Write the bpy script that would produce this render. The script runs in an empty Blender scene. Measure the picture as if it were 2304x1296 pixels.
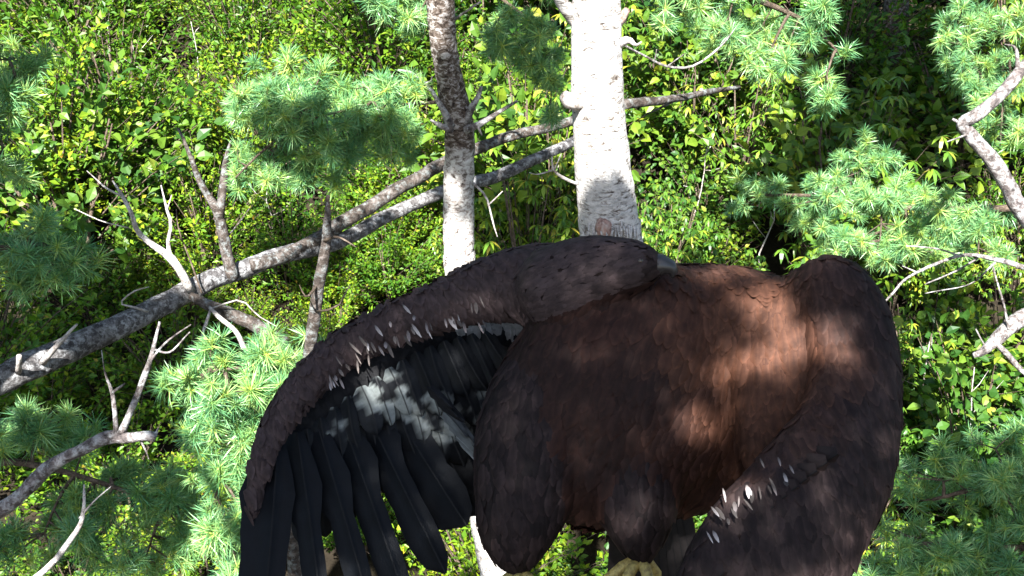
import bpy, bmesh, math, random
import numpy as np
from mathutils import Vector, Matrix, Quaternion, noise
random.seed(7); rng = np.random.default_rng(7)
SC = bpy.context.scene
COL = SC.collection

# ------------------------------------------------------------------ camera
CAM = Vector((0, 0, 12.8)); PITCH = math.radians(25); HFOV = math.radians(50)
cd = bpy.data.cameras.new('camera'); cam = bpy.data.objects.new('camera', cd); COL.objects.link(cam)
cd.sensor_width = 36; cd.lens = 18 / math.tan(HFOV / 2); cd.clip_start = .05; cd.clip_end = 500
cam.location = CAM; cam.rotation_euler = (math.radians(90) - PITCH, 0, 0); SC.camera = cam
FW = Vector((0, math.cos(PITCH), -math.sin(PITCH))); RT = Vector((1, 0, 0)); UP = RT.cross(FW)
FPX = 1152 / math.tan(HFOV / 2)
# ------------------------------------------------------------------ sky and sun
SUN_DIR = Vector((-.10, -.66, .74)).normalized()          # towards the sun
w = bpy.data.worlds.new('World'); SC.world = w; w.use_nodes = True
nt = w.node_tree; sky = nt.nodes.new('ShaderNodeTexSky'); sky.sky_type = 'NISHITA'; sky.sun_disc = False
sky.sun_elevation = math.asin(SUN_DIR.z); sky.sun_rotation = math.atan2(SUN_DIR.x, SUN_DIR.y)
nt.links.new(sky.outputs[0], nt.nodes['Background'].inputs[0]); nt.nodes['Background'].inputs[1].default_value = .05
sl = bpy.data.lights.new('sun', 'SUN'); sl.energy = 5.0; sl.angle = math.radians(.5); sl.color = (1, .985, .955)
so = bpy.data.objects.new('sun', sl); COL.objects.link(so); so.rotation_euler = SUN_DIR.to_track_quat('Z', 'Y').to_euler(); so.location = (0, -8, 30)
vs = SC.view_settings; vs.view_transform = 'Standard'; vs.look = 'None'; vs.gamma = 1; vs.exposure = 2.6
SC.cycles.transparent_max_bounces = 4; SC.cycles.max_bounces = 5

# ------------------------------------------------------------------ helpers
def P(px, py, d):
    """point at depth d metres along a sight line of the photograph"""
    return CAM + FW * d + RT * ((px - 1152) / FPX * d) + UP * ((648 - py) / FPX * d)
def ground_z(x, y):
    return .36 * y + .5 * noise.noise(Vector((x * .12, y * .12, 3))) + .18 * noise.noise(Vector((x * .5, y * .5, 1)))
def tag(o, label=None, cat=None, group=None, kind=None):
    if label: o['label'] = label
    if cat: o['category'] = cat
    if group: o['group'] = group
    if kind: o['kind'] = kind
    return o
BASE = {}
def root(name, loc, label, cat, group=None):
    o = bpy.data.objects.new(name, None); COL.objects.link(o); o.location = loc; o.empty_display_size = .1
    BASE[o.name] = Vector(loc); return tag(o, label, cat, group)
def base_of(o): return BASE.get(o.name, Vector((0, 0, 0)))
class MB:
    def __init__(s): s.v = []; s.f = []; s.c = []
    def tube(s, pts, rad, n=8, bump=0, seed=0, fr=6., cap=True):
        pts = [Vector(p) for p in pts]; st = len(s.v); m = len(pts)
        ref = Vector((.31, -.7, .2)); k0 = None
        for i, p in enumerate(pts):
            t = (pts[min(i + 1, m - 1)] - pts[max(i - 1, 0)]).normalized()
            a = ref - t * ref.dot(t)
            if a.length < .05: a = t.orthogonal()
            a.normalize(); b = t.cross(a); ref = a
            for j in range(n):
                an = 2 * math.pi * j / n
                o = a * math.cos(an) + b * math.sin(an); r = rad[i]
                if bump: r *= 1 + bump * (noise.noise((p + o * rad[i]) * fr + Vector((seed, 0, 0))) + .5 * noise.noise((p + o * rad[i]) * fr * 2.7))
                s.v.append(p + o * r)
        for i in range(m - 1):
            for j in range(n):
                k = (j + 1) % n
                s.f.append((st + i * n + j, st + i * n + k, st + (i + 1) * n + k, st + (i + 1) * n + j))
        if cap:
            s.f.append(tuple(st + j for j in reversed(range(n)))); s.f.append(tuple(st + (m - 1) * n + j for j in range(n)))
        return s
    def build(s, name, mat, parent=None, smooth=True, kind=None, mesh=False):
        b = base_of(parent) if parent else Vector((0, 0, 0))
        me = bpy.data.meshes.new(name); me.from_pydata([tuple(q - b) for q in s.v], [], s.f)
        if smooth: me.polygons.foreach_set('use_smooth', [True] * len(me.polygons))
        if s.c:
            ca = me.color_attributes.new('Col', 'FLOAT_COLOR', 'POINT')
            ca.data.foreach_set('color', np.asarray([(*c, 1) for c in s.c], dtype=np.float32).ravel())
        me.materials.append(mat)
        if mesh: return me
        return link(name, me, parent, kind)
def link(name, me, parent=None, kind=None, loc=None, quat=None, sc=None):
    o = bpy.data.objects.new(name, me); COL.objects.link(o)
    if parent: o.parent = parent; BASE[o.name] = base_of(parent)
    if loc is not None: o.location = loc
    if quat is not None: o.rotation_mode = 'QUATERNION'; o.rotation_quaternion = quat
    if sc is not None: o.scale = (sc, sc, sc)
    if kind: o['kind'] = kind
    return o
def curve(pts, n):
    """Catmull-Rom through tuples of any length"""
    a = np.array([list(p) for p in pts], float); a = np.vstack([2 * a[0] - a[1], a, 2 * a[-1] - a[-2]])
    seg = len(pts) - 1; out = []
    for q in np.linspace(0, seg, n):
        i = min(int(q), seg - 1); t = q - i; p0, p1, p2, p3 = a[i:i + 4]
        out.append(.5 * (2 * p1 + (p2 - p0) * t + (2 * p0 - 5 * p1 + 4 * p2 - p3) * t * t + (3 * p1 - p0 - 3 * p2 + p3) * t ** 3))
    return out
def limb(mb, pp, n=14, sides=9, wob=.012, bump=.12, seed=0, fr=9., cap=True):
    """pp: (px, py, depth, width in px) along a limb"""
    c = curve(pp, n); pts = []; rad = []
    for i, q in enumerate(c):
        p = P(q[0], q[1], q[2]); r = max(q[3], 1.2) / 2 / FPX * q[2]
        o = noise.noise_vector(p * 2.3 + Vector((seed, seed, 0))) * wob + noise.noise_vector(p * 7 + Vector((seed, 0, 5))) * wob * .35
        pts.append(p + o); rad.append(r)
    mb.tube(pts, rad, sides, bump, seed, fr, cap); return pts

# ------------------------------------------------------------------ materials
def mat(name, rough=.7, spec=.3):
    m = bpy.data.materials.new(name); m.use_nodes = True; n = m.node_tree; b = n.nodes['Principled BSDF']
    b.inputs['Roughness'].default_value = rough; b.inputs['Specular IOR Level'].default_value = spec
    return m, n, b
def ramp(n, src, stops):
    r = n.nodes.new('ShaderNodeValToRGB'); e = r.color_ramp.elements
    while len(e) < len(stops): e.new(.5)
    for k, (p, c) in enumerate(stops): e[k].position = p; e[k].color = (*c, 1)
    n.links.new(src, r.inputs[0]); return r.outputs[0]
def noi(n, scale, detail=5, rough=.6, stretch=None, dist=0):
    t = n.nodes.new('ShaderNodeTexNoise'); t.inputs['Scale'].default_value = scale; t.inputs['Detail'].default_value = detail
    t.inputs['Roughness'].default_value = rough; t.inputs['Distortion'].default_value = dist
    g = n.nodes.new('ShaderNodeNewGeometry'); src = g.outputs['Position']
    if stretch:
        mp = n.nodes.new('ShaderNodeMapping'); mp.inputs['Scale'].default_value = stretch; n.links.new(src, mp.inputs[0]); src = mp.outputs[0]
    n.links.new(src, t.inputs['Vector']); return t.outputs['Fac']
def mixc(n, f, a, b, mode='MIX'):
    x = n.nodes.new('ShaderNodeMix'); x.data_type = 'RGBA'; x.blend_type = mode
    for s_, v in ((0, f), (6, a), (7, b)):
        if hasattr(v, 'links'): n.links.new(v, x.inputs[s_])
        elif isinstance(v, (int, float)): x.inputs[s_].default_value = v
        else: x.inputs[s_].default_value = (*v, 1)
    return x.outputs[2]
def bumpn(n, b, h, dist, st=1.):
    u = n.nodes.new('ShaderNodeBump'); u.inputs['Distance'].default_value = dist; u.inputs['Strength'].default_value = st
    n.links.new(h, u.inputs['Height']); n.links.new(u.outputs[0], b.inputs['Normal'])
def bark(name, dark, mid, light, lichen=None, lo=.38, hi=.6, sc=14, stretch=(1, 1, 2.2)):
    m, n, b = mat(name, .85, .15)
    a = noi(n, sc, 8, .72, stretch, .6); c = ramp(n, a, [(lo, dark), ((lo + hi) / 2, mid), (hi, light)])
    if lichen:
        l = noi(n, 24, 9, .75); lf = ramp(n, l, [(.5, (0, 0, 0)), (.62, (.9, .9, .9))]); c = mixc(n, lf, c, lichen)
    big = noi(n, 2.2, 3); bf = ramp(n, big, [(.3, (.72, .68, .64)), (.7, (1.1, 1.1, 1.1))]); c = mixc(n, 1., c, bf, 'MULTIPLY')
    n.links.new(c, b.inputs['Base Color']); bumpn(n, b, a, .035); return m
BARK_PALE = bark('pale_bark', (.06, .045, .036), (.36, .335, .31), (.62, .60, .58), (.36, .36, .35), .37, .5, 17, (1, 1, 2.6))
BARK_FLAKY = bark('flaky_bark', (.05, .035, .026), (.30, .24, .20), (.52, .49, .46), (.42, .42, .40), .34, .54, 22, (1, 1, 1.5))
BARK_LICHEN = bark('lichen_bark', (.035, .03, .03), (.14, .12, .115), (.38, .37, .37), (.40, .42, .42), .36, .62, 18, (1, 1, 1))
BARK_LOG = bark('shade_darkened_log', (.022, .021, .022), (.085, .08, .08), (.25, .25, .255), (.36, .37, .38), .34, .66, 16, (1, 1, 1))  # grey bark darkened all over to stand in for bluish shade
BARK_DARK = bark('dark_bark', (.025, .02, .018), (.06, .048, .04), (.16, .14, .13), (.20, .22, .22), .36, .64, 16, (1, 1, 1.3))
WOOD_DEAD = bark('dead_wood', (.14, .11, .095), (.36, .33, .31), (.52, .50, .48), None, .32, .6, 20, (1, 1, 1))
WOOD_RAW = bark('torn_wood', (.20, .10, .08), (.36, .24, .20), (.48, .40, .36), None, .35, .6, 30, (1, 1, .4))
TWIG = bark('twig_bark', (.04, .03, .022), (.10, .075, .055), (.18, .14, .11), None, .35, .65, 30, (1, 1, 1))
def leafmat(name, stops, trans=.33, rough=.45, spec=.25, attr=False, glow=(1.25, 1.25, .55)):
    m, n, b = mat(name, rough, spec); g = n.nodes.new('ShaderNodeNewGeometry')
    c = ramp(n, g.outputs['Random Per Island'], stops)
    oi = n.nodes.new('ShaderNodeObjectInfo'); v = ramp(n, oi.outputs['Random'], [(0, (.5, .66, .7)), (.5, (.95, .97, .95)), (1, (1.35, 1.15, .9))])
    c = mixc(n, 1., c, v, 'MULTIPLY')
    if attr:
        a = n.nodes.new('ShaderNodeVertexColor'); a.layer_name = 'Col'; c = mixc(n, 1., c, a.outputs[0], 'MULTIPLY')
    n.links.new(c, b.inputs['Base Color'])
    tr = n.nodes.new('ShaderNodeBsdfTranslucent'); c2 = mixc(n, 1., c, glow, 'MULTIPLY'); n.links.new(c2, tr.inputs[0])
    mx = n.nodes.new('ShaderNodeMixShader'); mx.inputs[0].default_value = trans
    n.links.new(b.outputs[0], mx.inputs[1]); n.links.new(tr.outputs[0], mx.inputs[2]); n.links.new(mx.outputs[0], n.nodes['Material Output'].inputs[0])
    return m
LEAF_Y = leafmat('yellow_green_leaf', [(0, (.038, .105, .009)), (.45, (.082, .172, .010)), (.85, (.140, .222, .012)), (.985, (.205, .24, .02)), (1, (.30, .17, .03))])
LEAF_G = leafmat('green_leaf', [(0, (.02, .065, .011)), (.5, (.058, .13, .014)), (.9, (.115, .185, .018)), (1, (.19, .22, .03))])
LEAF_D = leafmat('drooping_leaf', [(0, (.034, .095, .012)), (.5, (.082, .172, .014)), (.85, (.155, .228, .02)), (1, (.27, .24, .035))], .3, .42, .3)
NEEDLE = leafmat('pine_needle', [(0, (.07, .205, .085)), (.6, (.15, .315, .125)), (1, (.26, .40, .16))], .3, .36, .45, True, (1.05, 1.2, .8))
gm, gn, gb = mat('forest_floor', .95, .1)
gc = ramp(gn, noi(gn, 3, 9, .7), [(.3, (.008, .006, .004)), (.5, (.018, .014, .009)), (.7, (.03, .026, .014))]); gn.links.new(gc, gb.inputs['Base Color']); bumpn(gn, gb, noi(gn, 12, 6), .05)

# ------------------------------------------------------------------ ground
gx = np.linspace(-70, 70, 141); gy = np.linspace(-40, 110, 151); mb = MB()
for y in gy:
    for x in gx: mb.v.append(Vector((x, y, ground_z(x, y))))
nx = len(gx)
for j in range(len(gy) - 1):
    for i in range(nx - 1): mb.f.append((j * nx + i, j * nx + i + 1, (j + 1) * nx + i + 1, (j + 1) * nx + i))
tag(mb.build('ground', gm), kind='structure')
def ground_hit(px, py):
    d = 6.
    while d < 90:
        p = P(px, py, d)
        if p.z < ground_z(p.x, p.y): return p
        d += .1
    return p

# ------------------------------------------------------------------ leafy shrubs on the slope
def rand_dir(zmin=-1):
    while True:
        v = Vector((random.uniform(-1, 1), random.uniform(-1, 1), random.uniform(-1, 1)))
        if .1 < v.length < 1:
            v.normalize()
            if v.z >= zmin: return v
def leaf(mb, p, d, up, L, W, lance=False):
    side = d.cross(up)
    if side.length < .05: side = d.orthogonal()
    side.normalize(); nrm = side.cross(d).normalized(); k = len(mb.v)
    if lance:
        q1 = p + d * L * .35; q2 = p + d * L * .72 - nrm * L * .07; tip = p + d * L - nrm * L * .2
        mb.v += [p, q1 + side * W * .5 + nrm * W * .12, q2 + side * W * .36 + nrm * W * .08, tip, q2 - side * W * .36 + nrm * W * .08, q1 - side * W * .5 + nrm * W * .12]
        mb.f += [(k, k + 1, k + 5), (k + 1, k + 2, k + 4, k + 5), (k + 2, k + 3, k + 4)]
    else:
        if W > .06:
            q1 = p + d * L * .2; q2 = p + d * L * .5 - nrm * L * .02; q3 = p + d * L * .78 - nrm * L * .07; tip = p + d * L - nrm * L * .16
            mb.v += [p, q1 + side * W * .34 + nrm * W * .08, q2 + side * W * .5 + nrm * W * .14, q3 + side * W * .27 + nrm * W * .06, tip, q3 - side * W * .27 + nrm * W * .06, q2 - side * W * .5 + nrm * W * .14, q1 - side * W * .34 + nrm * W * .08, q2]
            mb.f += [(k, k + 1, k + 2, k + 8), (k + 8, k + 2, k + 3, k + 4), (k + 4, k + 5, k + 6, k + 8), (k + 8, k + 6, k + 7, k)]; return
        q = p + d * L * .45
        mb.v += [p, q + side * W * .5 + nrm * W * .15, p + d * L - nrm * L * .12, q - side * W * .5 + nrm * W * .15]
        mb.f += [(k, k + 1, k + 2), (k, k + 2, k + 3)]
def shrub_proto(seed, kind):
    random.seed(seed); fol = MB(); st = MB()
    H, R, ns, L, W = {'y': (1.9, 1.0, 95, .075, .042), 'g': (1.6, .95, 70, .105, .07), 'd': (2.6, .85, 60, .15, .038)}[kind]
    for s in range(5):
        a = random.uniform(0, 6.28); st.tube([Vector((0, 0, -.15)), Vector((math.cos(a) * R * .15, math.sin(a) * R * .15, H * .4)), Vector((math.cos(a) * R * .45, math.sin(a) * R * .45, H * .85))], [.022, .015, .006], 5)
    for s in range(ns):
        o = rand_dir(-.25); o = Vector((o.x * R, o.y * R, H * .58 + o.z * H * .42)) * random.uniform(.6, 1.2)
        cr = Vector((o.x * .35, o.y * .35, o.z * .62)); d = (o - cr).normalized(); ln = random.uniform(.3, .55)
        st.tube([cr, cr.lerp(o, .5) + Vector((0, 0, .03)), o], [.007, .005, .002], 3, cap=False)
        if kind == 'd':
            for wq in range(3):
                c = cr.lerp(o, .55 + .22 * wq) + rand_dir() * .08; a0 = random.uniform(0, 6.28); nl = random.randint(6, 9)
                for q in range(nl):
                    a = a0 + q * 6.283 / nl + random.uniform(-.25, .25)
                    dd = Vector((math.cos(a), math.sin(a), random.uniform(-1.1, -.05))).normalized()
                    leaf(fol, c, dd, Vector((0, 0, 1)), L * random.uniform(.7, 1.15), W * random.uniform(.8, 1.2), True)
        else:
            nl = 28 if kind == 'y' else 20
            for q in range(nl):
                t = .25 + .8 * q / nl; c = cr.lerp(o, t) + rand_dir() * .05
                dd = (d * random.uniform(0, .7) + rand_dir(-.7)).normalized()
                upv = (Vector((0, -.25, 1)) + rand_dir() * .75).normalized()
                fs = random.uniform(.7, 1.2); leaf(fol, c + dd * .02, dd, upv, L * fs, W * fs * random.uniform(.9, 1.1))
    lm = {'y': LEAF_Y, 'g': LEAF_G, 'd': LEAF_D}[kind]
    return fol.build('foliage', lm, mesh=True, smooth=False), st.build('stem', TWIG, mesh=True)
PROTO = {k: [shrub_proto(11 + i + 50 * q, k) for i in range(3)] for q, k in enumerate('ygd')}
SH_LABEL = {'y': ('yellow_green_shrub', 'shrub with small yellow green leaves', 'small leaved shrubs'),
            'g': ('broadleaf_shrub', 'bushy shrub with broad mid green leaves', 'broad leaved shrubs'),
            'd': ('drooping_leaf_sapling', 'sapling with long drooping yellow green leaves', 'drooping leaved saplings')}
def proj(p):
    q = p - CAM; d = q.dot(FW); return 1152 + q.dot(RT) / d * FPX, 648 - q.dot(UP) / d * FPX, d
ZONES = [(1890, 2150, -90, 470, 'at the rim of the dark hollow'), (1200, 1480, -400, 560, 'behind the thick pale pine trunk'), (900, 1200, -400, 620, 'behind the flaky barked pine'),
         (-300, 900, 420, 720, 'behind the leaning dead tree'), (-300, 900, -400, 420, 'on the open slope above the leaning dead tree'), (-300, 640, 720, 1700, 'in the shade under the leaning dead tree'),
         (640, 1950, 560, 1700, 'behind the flying eagle'), (1950, 2600, 560, 1700, 'below the dead twiggy limb'), (1480, 1890, -400, 560, 'between the pale pine and the dark hollow'), (2150, 2600, -400, 560, 'behind the elbowed limb')]
def shrub(kind, p, scale):
    nm, lb, gp = SH_LABEL[kind]; u, v, _ = proj(Vector(p) + Vector((0, 0, 1)))
    wh = next((z[4] for z in ZONES if z[0] <= u < z[1] and z[2] <= v < z[3]), 'at the edge of the slope')
    r = root(nm, p, lb + ' ' + wh, 'shrub' if kind != 'd' else 'sapling', gp + ' ' + wh)
    f, s = random.choice(PROTO[kind]); r.rotation_euler = (random.uniform(-.12, .12), random.uniform(-.12, .12), random.uniform(0, 6.28)); r.scale = (scale,) * 3
    link('foliage', f, r, 'stuff'); link('stem', s, r)
random.seed(21)
y = 9.5
while y < 33:
    stp = 1.04 + .012 * y; x = -.52 * y - 2.5
    while x < .52 * y + 2.5:
        xx = x + random.uniform(-.4, .4); yy = y + random.uniform(-.4, .4); z = ground_z(xx, yy); u, v, d = proj(Vector((xx, yy, z + 1)))
        gap = (1890 < u < 2140 and -60 < v < 430)
        if -260 < u < 2560 and v < 1560 and v > -330:
            right = u > 1150
            k = random.choices('ygd', (.15, .45, .4) if right else (.8, .2, 0.))[0]
            if right and v > 560: k = random.choices('gd', (.6, .4))[0]
            if gap and 1950 < u < 2090: x += stp; continue
            if gap: k = 'g'
            near_ = .7 if d < 13.5 else (.8 if d < 16 else 1)
            shrub(k, (xx, yy, z), near_ * random.choice((.6, .8, 1., 1.15, 1.4, 1.9)) * random.uniform(.9, 1.1) * (1.0 if k != 'd' else .85))
        x += stp
    y += stp * .95

# ------------------------------------------------------------------ pines and dead wood
for u_, v_ in ((800, 690), (900, 640), (860, 560), (940, 560), (760, 760), (300, 700), (1130, 520), (690, 1230), (760, 1250), (720, 1180), (820, 1270), (640, 1300), (2030, 680), (2060, 650), (2000, 740), (1950, 1180), (2090, 720)) + tuple((random.uniform(700, 2050), random.uniform(680, 1330)) for _ in range(26)):
    g_ = ground_hit(u_, v_); shrub('y' if u_ < 1000 else random.choice('ggd'), (g_.x, g_.y, ground_z(g_.x, g_.y)), random.uniform(.6, .9))
random.seed(64)
for u_, v_, l_ in ((445, 150, 1.9), (350, 190, 1.6), (235, 120, 2.2), (170, 330, 1.5), (560, 90, 1.8), (610, 470, 1.4), (900, 470, 1.5), (1110, 560, 1.8), (1560, 420, 2.0), (1700, 520, 1.7), (2080, 900, 1.6), (2190, 960, 1.9), (1240, 470, 1.7)):
    p_ = P(u_, v_, proj(ground_hit(u_, v_ + 60))[2] - 1.3); b_ = Vector((p_.x, p_.y, ground_z(p_.x, p_.y)))
    dt = root('dead_sapling', b_, 'thin bare grey dead sapling stem poking up through the leafy shrubs', 'dead sapling', 'bare stems among the shrubs')
    top = b_ + Vector((random.uniform(-.35, .35), random.uniform(-.2, .2), max(l_, p_.z - b_.z + .8))); mb = MB(); q_ = [b_.lerp(top, k / 7) + noise.noise_vector(b_ + Vector((0, 0, k))) * .09 for k in range(8)]
    q_[0] = b_ - Vector((0, 0, .1)); mb.tube(q_, [.018 - .0019 * k for k in range(8)], 6, .1)
    mb.build('stem', WOOD_DEAD, dt); mb = MB()
    for k in (4, 5, 6):
        mb = MB(); e_ = q_[k] + Vector((random.uniform(-.4, .4), random.uniform(-.2, .2), random.uniform(.1, .4))); mb.tube([q_[k], q_[k].lerp(e_, .5) + rand_dir() * .04, e_], [.008, .006, .002], 4); mb.build('twig', WOOD_DEAD, dt)
def vd(h, py): return h / (math.cos(PITCH) + (648 - py) / FPX * math.sin(PITCH))
def trunk(parent, pp, m, up=3.5, bump=.07, sides=22, seed=1, fr=9, part='trunk', tip=None):
    """pp: (px, py, horizontal distance, width px) from top to bottom; carried up out of frame and down into the ground"""
    c = curve(pp, 34); pts = []; rad = []
    for q in c:
        d = vd(q[2], q[1]); p = P(q[0], q[1], d)
        pts.append(p + noise.noise_vector(p * 1.7 + Vector((seed, 0, 0))) * .012); rad.append(q[3] / 2 / FPX * d)
    if up:
        d0 = (pts[0] - pts[2]).normalized(); d0 = (d0 + Vector((0, 0, 1))).normalized()
        n = 14; p0 = pts[0].copy(); r0 = rad[0]
        for k in range(1, n + 1): pts.insert(0, p0 + d0 * up * k / n); rad.insert(0, max(r0 * (1 - .8 * k / n), .01))
    b = parent.location; last = pts[-1].copy(); r1 = rad[-1]; tgt = Vector((b.x, b.y, b.z - .4)); n = 20
    for k in range(1, n + 1):
        t = k / n; pts.append(last.lerp(tgt, t)); rad.append(r1 * (1 + .5 * t + (.8 * max(0, t - .85) / .15)))
    # refine rings so the bark relief is real geometry
    P2 = []; R2 = []
    for i in range(len(pts) - 1):
        k = max(1, int((pts[i + 1] - pts[i]).length / .035)) if -1 < 648 - proj(pts[i])[1] + 700 else 1
        if proj(pts[i])[1] > 1500 or proj(pts[i])[1] < -300: k = 1
        for q in range(k): P2.append(pts[i].lerp(pts[i + 1], q / k)); R2.append(rad[i] + (rad[i + 1] - rad[i]) * q / k)
    P2.append(pts[-1]); R2.append(rad[-1])
    return MB().tube(P2, R2, sides, bump, seed, fr).build(part, m, parent)
def branch(parent, pp, m, name='dead_branch', kids=(), seed=0, n=16, wob=.012, sides=9, bump=.14):
    mb = MB(); limb(mb, pp, n, sides, wob, bump, seed)
    for k in kids: limb(mb, k, max(6, n // 2), 6, wob * .8, bump, seed + 3)
    return mb.build(name, m, parent)
def ground_below(p): return Vector((p.x, p.y, ground_z(p.x, p.y)))

def tuft_mesh(seed, n, spread, L):
    random.seed(seed); mb = MB()
    for i in range(n):
        ca = 1 - random.random() ** 1.1 * (1 - math.cos(spread)); a = random.uniform(0, 6.283); sa = math.sqrt(max(0, 1 - ca * ca))
        d = Vector((sa * math.cos(a), sa * math.sin(a), ca)); p = Vector((0, 0, -random.random() ** 1.5 * .05)); l = L * random.uniform(.75, 1.12)
        s = d.cross(rand_dir()).normalized() * .002; dr = Vector((0, 0, -.06)) * random.random() * l * 3
        k = len(mb.v); mb.v += [p - s * .6, p + s * .6, p + d * l * .55 + s + dr * .3, p + d * l * .55 - s + dr * .3, p + d * l + dr]
        mb.f += [(k, k + 1, k + 2, k + 3), (k + 3, k + 2, k + 4)]
        y0 = (1.7, 1.2, .6); y1 = (1, 1, 1); y2 = (1.25, 1.2, 1.25); mb.c += [y0, y0, y1, y1, y2]
    return mb.build('needle_tuft', NEEDLE, mesh=True, smooth=False)
TUFTS = [tuft_mesh(100 + i, 72, math.radians(100 + 12 * i), .098) for i in range(4)]
Z = Vector((0, 0, 1))
def bough(tree, path, clouds, seed=0, name='bough', m=None, tufts=True):
    """path: (px, py, depth, width px); clouds: (px, py, depth, rx px, ry px, depth radius m, count, size)"""
    random.seed(seed); mb = MB(); pts = limb(mb, path, 18, 7, .02, .1, seed) if path else []
    spots = []
    for (cx, cy, d, rx, ry, rd, n, size) in clouds:
        c = P(cx, cy, d); sx = rx / FPX * d; sy = ry / FPX * d
        # secondary branchlet through the cloud, twigs off it
        near = min(pts, key=lambda q: (q - c).length)
        ax = (c - near); hub = [near.lerp(c, t) + Vector((0, 0, .03 * math.sin(t * 3.14))) for t in np.linspace(0, 1, 7)]
        mb.tube(hub, [.012 - .0012 * k for k in range(7)], 5, cap=False)
        skel = pts + hub
        left = n
        while left > 0:
            v = rand_dir() * random.uniform(.45, 1.12); k = min(left, random.randint(3, 7)); left -= k
            e_ = c + RT * v.x * sx + UP * v.y * sy + FW * v.z * rd
            q = min(skel, key=lambda s_: (s_ - e_).length_squared + .15 * (s_ - near).length_squared)
            mid = q.lerp(e_, .5) - Z * .03 + rand_dir() * .03; spray = [q, mid, e_]
            mb.tube(spray, [.0055, .004, .002], 4, cap=False)
            for j in range(k):
                t = 1 - j / k * .75 * random.uniform(.8, 1.1)
                b0 = q.lerp(mid, t * 2) if t < .5 else mid.lerp(e_, t * 2 - 1); along = (e_ - mid).normalized()
                p = b0 if j == 0 else b0 + (rand_dir() + along * .5) * random.uniform(.03, .085)
                if j: mb.tube([b0, p], [.0025, .0018], 3, cap=False)
                dr = (along * .7 + (p - b0).normalized() * .6 + Z * .5 + rand_dir() * .4).normalized()
                spots.append((p, dr, size * random.uniform(.75, 1.2)))
    bo = mb.build(name, m or TWIG, tree); b = base_of(tree)
    for p, dr, s in spots:
        link('needle_tuft', random.choice(TUFTS), bo, None, p - b, dr.to_track_quat('Z', 'Y') @ Quaternion(Z, random.uniform(0, 6.28)), s)
    return bo

# --- pine with the thick pale trunk
hA = 5.5; gA = ground_below(P(1470, 1296, vd(hA, 1296)))
A = root('pine_tree', gA, 'thick pale barked pine trunk bright in the sun with stubs of lost branches', 'tree')
trunk(A, [(1338, -60, hA, 108), (1340, 60, hA, 112), (1345, 200, hA, 118), (1354, 330, hA, 124), (1368, 480, hA, 136), (1386, 620, hA, 146), (1410, 800, hA, 152), (1470, 1296, hA, 165)], BARK_PALE, 4, .05, 30, 3, 8)
dA = vd(hA, 100)
branch(A, [(1310, 60, dA, 44), (1285, 35, dA - .05, 34), (1262, 5, dA - .1, 26), (1248, -25, dA - .12, 18)], BARK_PALE, 'branch_stub', n=10, bump=.22)
branch(A, [(1375, 60, dA, 36), (1396, 42, dA - .06, 26), (1410, 20, dA - .1, 14)], WOOD_RAW, 'branch_stub', n=8, bump=.3)
branch(A, [(1385, 105, dA, 26), (1412, 92, dA - .05, 18), (1428, 104, dA - .06, 8), (1440, 96, dA - .06, 3)], WOOD_DEAD, 'branch_stub', n=8, bump=.2)
branch(A, [(1310, 222, vd(hA, 220) - .06, 40), (1284, 218, vd(hA, 220) - .1, 42), (1268, 208, vd(hA, 220) - .12, 22)], BARK_FLAKY, 'burl', n=10, bump=.3, wob=.02)
branch(A, [(1405, 235, vd(hA, 235) + .1, 24), (1480, 228, dA + .4, 20), (1570, 210, dA + .7, 15), (1662, 195, dA + 1., 8)], BARK_DARK, kids=[[(1530, 218, dA + .55, 8), (1490, 240, dA + .5, 5), (1440, 262, dA + .4, 3)]], seed=4)
branch(A, [(1400, 100, dA + .1, 6), (1440, 122, dA + .2, 5), (1500, 148, dA + .25, 6), (1560, 146, dA + .3, 5), (1620, 105, dA + .35, 4), (1655, 60, dA + .4, 2)], BARK_LICHEN, kids=[[(1470, 140, dA + .22, 4), (1475, 110, dA + .2, 2)], [(1500, 148, dA + .25, 4), (1540, 118, dA + .3, 2)]], seed=5)
dm = vd(hA, 400)
branch(A, [(1300, 415, dm, 8), (1270, 400, dm - .05, 7), (1245, 380, dm - .08, 6), (1240, 350, dm - .1, 3)], WOOD_DEAD, kids=[[(1247, 382, dm - .08, 5), (1210, 392, dm - .1, 3), (1190, 388, dm - .1, 2)], [(1247, 382, dm - .08, 4), (1262, 345, dm - .1, 2)]], seed=6)
# torn bark low on the trunk
db = vd(hA, 520) - .16
random.seed(5); tb = MB()
for i in range(34):
    px = 1312 + i * 3.9 + random.uniform(-3, 3); y0 = random.uniform(478, 505); y1 = random.uniform(528, 566)
    cx = (px - 1375) / 66; dd = vd(hA, 520) - .175 * math.sqrt(max(.03, 1 - cx * cx)) - random.uniform(0, .02)
    limb(tb, [(px, y0, dd + .02, 5), (px + random.uniform(-3, 3), (y0 + y1) / 2, dd - .012, 5), (px + random.uniform(-8, 8), y1, dd - .03, 2)], 6, 4, .003, .1, i)
tb.build('torn_bark', BARK_PALE, A)
MB().tube([P(1352, 488, db), P(1356, 510, db - .015), P(1366, 540, db - .005)], [.03, .045, .03], 10, .3, 4, 25).build('torn_wood', WOOD_RAW, A)
bough(A, [(1360, -90, vd(hA, -90), 30), (1480, -60, dA + .5, 22), (1640, -20, dA + .9, 16), (1800, 40, dA + 1.1, 10), (1880, 110, dA + 1.1, 6)],
      [(1500, 40, dA + .8, 110, 70, .35, 28, .95), (1640, 40, dA + 1., 130, 90, .4, 42, 1.), (1790, 60, dA + 1.1, 140, 90, .4, 46, 1.), (1860, 170, dA + 1.1, 60, 80, .25, 16, 1.), (1720, 150, dA + 1.1, 110, 50, .3, 18, .9)], 31)

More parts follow.
